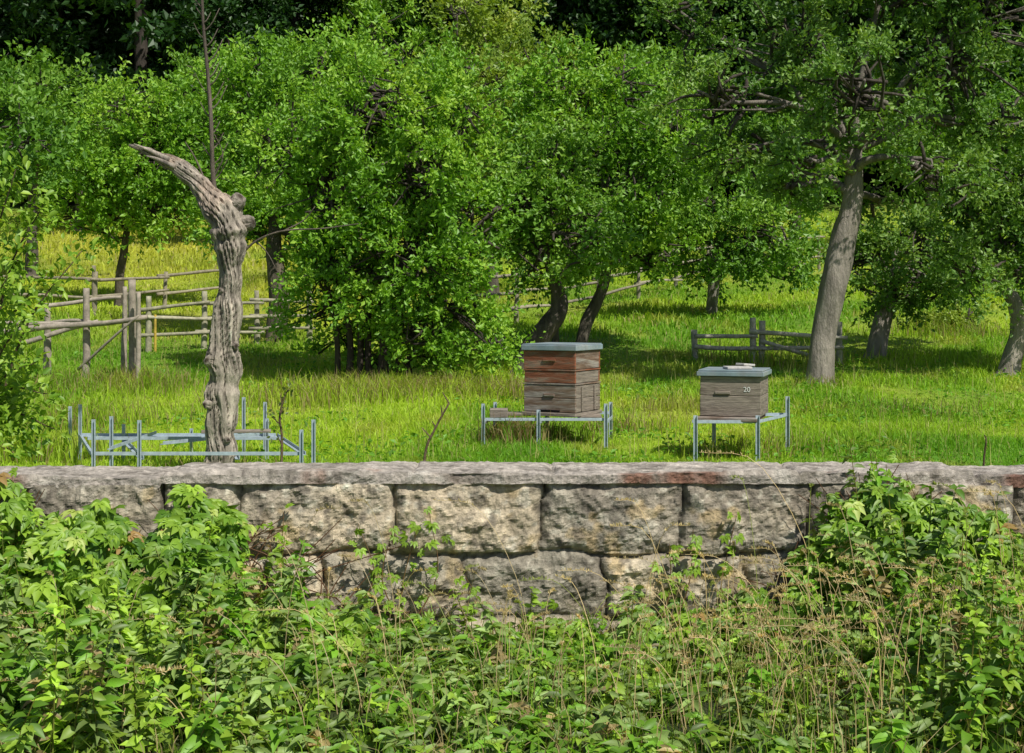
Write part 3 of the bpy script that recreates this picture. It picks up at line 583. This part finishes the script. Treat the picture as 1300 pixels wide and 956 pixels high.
# ---------------------------------------------------------------- plants in front of the wall
prx=[-200,0,60,150,200,240,300,400,440,500,600,700,800,880,950,1020,1060,1100,1130,1200,1300,1500]
pry=[610,605,640,660,705,620,635,695,755,785,795,805,785,785,745,685,635,585,620,640,670,635]
def ztop(x,d=6.9): px=650+x*F/d;return CZ-(np.interp(px,prx,pry)-HZ)*d/F
def foreground():
    G=-.4
    def palm(b,C,Nl,dn,sz,col):
        S=np.cross(Nl,dn);n=len(C)
        for a,sc in ((-1.25,.65),(-.62,.88),(0,1),(.62,.88),(1.25,.65)):
            D=dn*math.cos(a)+S*math.sin(a);V,T=rleaves(C+D*.004,D,Nl,sz*sc,.50,curl=.22);b.add(V,T=T,col=rep(col*rng.uniform(.85,1.15,(n,1)),8),smooth=True)
    b=B();n=8200
    x=rng.uniform(-3.6,3.6,n);tp=ztop(x)+.09*vn(np.stack([x*7,0*x,0*x],-1));hh=np.maximum(tp-G,.05)
    keep=rng.random(n)<np.clip(hh/.7+.15,.1,1);x=x[keep];hh=hh[keep];n=len(x)
    u=rng.random(n)**.8;z=G+u*hh;y=6.93-rng.random(n)**1.2*1.7*(1-.85*u)-.02
    gap=fbm(np.stack([x*2.6,y*2,z*3.2],-1),3)>-.17;x,y,z=x[gap],y[gap],z[gap];n=len(x)
    C=np.stack([x,y,z],-1);Nl=unit(rng.normal(0,.45,(n,3))+np.array([.3,-.65,.75]));dn=unit(np.array([0,-.25,-1])+rng.normal(0,.5,(n,3)))
    dn=unit(dn-Nl*(dn*Nl).sum(1)[:,None]);sz=rng.uniform(.05,.11,n)
    tn=np.clip(rng.random((n,1))*.7+.3*np.clip(.5+vn(C*3)[:,None],0,1),0,1)
    col=np.array([.07,.19,.014])*(1-tn)+np.array([.34,.52,.05])*tn
    br=rng.random(n)<.02;col[br]=(.40,.26,.09);pl=rng.random(n)<.06;col[pl]=(.45,.55,.13)
    palm(b,C,Nl,dn,sz,col)
    for px,top in ((455,665),(500,668),(530,672),(545,650),(590,730),(850,690),(880,672),(935,655),(1045,620),(1090,600),(1105,575),(1125,590),(1150,600),(700,765),(770,765),(250,625),(360,650),(15,600)):
        d=6.9;x0=X(px,d);zt=CZ-(top-HZ)*d/F;k=int((zt-G)/.045)+4
        P=catmull([(x0+rng.normal(0,.15),6.8,G),(x0+rng.normal(0,.05),6.88,(G+zt)/2),(x0,6.90,zt)],k);V,T,Q=tube(P,np.linspace(.004,.0015,k),4);b.add(V,T=T,Q=Q,col=(.2,.12,.05))
        a=P+rng.normal(0,.02,P.shape)*[1.5,.4,1];a[:,1]=np.minimum(a[:,1],6.91);n=len(a)
        Nl=unit(rng.normal(0,.4,(n,3))+np.array([.2,-.8,.5]));dn=unit(np.array([0,-.2,-1])+rng.normal(0,.7,(n,3)));dn=unit(dn-Nl*(dn*Nl).sum(1)[:,None])
        palm(b,a,Nl,dn,rng.uniform(.028,.06,n),np.array([.24,.40,.03])*rng.uniform(.7,1.2,(n,1)))
    for k in range(260):
        x0=rng.uniform(-3.5,3.5);t=float(ztop(x0));P=catmull([(x0,6.6,G),(x0+rng.normal(0,.1),6.85,G+(t-G)*.5),(x0+rng.normal(0,.2),6.9,t+rng.uniform(-.15,.0))],8)
        V,T,Q=tube(P,np.linspace(.005,.002,8),4);b.add(V,T=T,Q=Q,col=(.16,.08,.04),mat=0)
    b.obj('creeper_vine',[M_leaf])
    b=B()
    for k in range(1350):
        x0=rng.uniform(-3.1,3.1);y0=rng.uniform(4.8,6.85);t=max(float(ztop(x0,6.9)),-.25)
        h=(t-G)*rng.uniform(.4,1.0) if rng.random()>.06 else (t-G)+rng.uniform(.03,.2)
        if y0<6.1: h*=.75
        h=max(h,.10);lean=rng.normal(0,.10,2)
        P=catmull([(x0,y0,G-.02),(x0+lean[0]*.4,y0+lean[1]*.3,G+h*.5),(x0+lean[0],y0+lean[1]*.6,G+h)],12);V,T,Q=tube(P,np.linspace(.0042,.0015,12),4);g=rng.uniform(0,1)
        b.add(V,T=T,Q=Q,col=(.16+.08*g,.22,.04))
        m=int(h/.017)+9;ti=rng.uniform(.12,1,m);PP=np.stack([np.interp(ti*11,np.arange(12),P[:,q]) for q in range(3)],-1)
        a=rng.uniform(0,6.28,m);D=np.stack([np.cos(a),np.sin(a),rng.uniform(-.4,.6,m)],-1)
        typ=k%3;L=(.10,.065,.10)[typ]*(1.15-.55*ti)*rng.uniform(.7,1.2,m);wd=(.52,.68,.40)[typ]
        V,T=rleaves(PP,D,unit(rng.normal(0,.35,(m,3))+np.array([.1,-.4,1])),L,wd,curl=.35)
        base=[np.array([.17,.36,.025]),np.array([.32,.50,.045]),np.array([.26,.38,.10])][typ]
        if rng.random()<.05: base=np.array([.42,.33,.14])
        col=base*rng.uniform(.5,1.25)*rng.uniform(.7,1.25,(m,1));b.add(V,T=T,col=rep(col,8),smooth=True)
    b.obj('wild_weeds',[M_leaf])
    b=B()
    for k in range(640):
        right=rng.random()<.55;x0=rng.uniform(.6,3.1) if right else rng.uniform(-3.1,3.1);y0=rng.uniform(5.0,6.85)
        if x0<-.9 and rng.random()<.4: continue
        h=rng.uniform(.25,.48)+(.14 if x0>1.2 else 0)+(.4 if rng.random()<.04 else 0);lx,ly=rng.normal(0,.11,2)
        P=catmull([(x0,y0,G),(x0+lx*.25,y0,G+h*.5),(x0+lx,y0+ly*.5,G+h*.93),(x0+lx*1.9,y0+ly,G+h*.98)],12)
        c=np.array([.66,.54,.30])*rng.uniform(.65,1.15) if rng.random()<.8 else np.array([.34,.40,.10])
        V,T,Q=tube(P,np.linspace(.0021,.0010,12),3);b.add(V,T=T,Q=Q,col=c)
        m=28;ti=rng.uniform(.70,1,m);PP=np.stack([np.interp(ti*11,np.arange(12),P[:,q]) for q in range(3)],-1)
        V,T=leaves(PP,rng.normal(0,.5,(m,3))+np.array([lx,0,.8]),rng.normal(size=(m,3)),rng.uniform(.010,.02,m),.38);b.add(V,T=T,col=c*1.05)
    n=6500;x=rng.uniform(-3.2,3.2,n);y=rng.uniform(4.6,6.95,n);c=np.array([.22,.38,.03])*rng.uniform(.5,1.3,(n,1));dr=rng.random(n)<.4;c[dr]=np.array([.56,.46,.22])*rng.uniform(.5,1.1,(dr.sum(),1))
    blades(b,x,y,np.full(n,G-.01),rng.uniform(.08,.26,n)*(1+.5*(x>1)),np.full(n,.0026),c,lean=.8)
    b.obj('tall_dry_grass',[M_grass])
foreground()
# ---------------------------------------------------------------- light, world, camera
sd=Vector((.55,-.68,1.10)).normalized()
w=bpy.data.worlds.new('World');scene.world=w;w.use_nodes=True;nt=w.node_tree
sky=nt.nodes.new('ShaderNodeTexSky');sky.sky_type='NISHITA';sky.sun_disc=False
sky.sun_elevation=math.asin(sd.z);sky.sun_rotation=math.atan2(sd.x,sd.y)
bg=nt.nodes['Background'];bg.inputs['Strength'].default_value=.08;nt.links.new(sky.outputs[0],bg.inputs[0])
l=bpy.data.lights.new('sun','SUN');l.energy=5;l.angle=math.radians(.5);l.color=(1,.955,.86)
lo=bpy.data.objects.new('sun',l);COLL.objects.link(lo);lo.rotation_mode='QUATERNION';lo.rotation_quaternion=sd.to_track_quat('Z','Y');lo.location=(10,-10,20)
cam=bpy.data.cameras.new('camera');co=bpy.data.objects.new('camera',cam);COLL.objects.link(co)
cam.sensor_width=36;cam.lens=F*36/1300;cam.shift_y=-(478-HZ)/1300;cam.clip_end=600;cam.clip_start=.05
co.location=(0,0,CZ);co.rotation_euler=(math.pi/2,0,0);scene.camera=co
scene.view_settings.view_transform='Standard';scene.view_settings.look='None';scene.view_settings.exposure=0
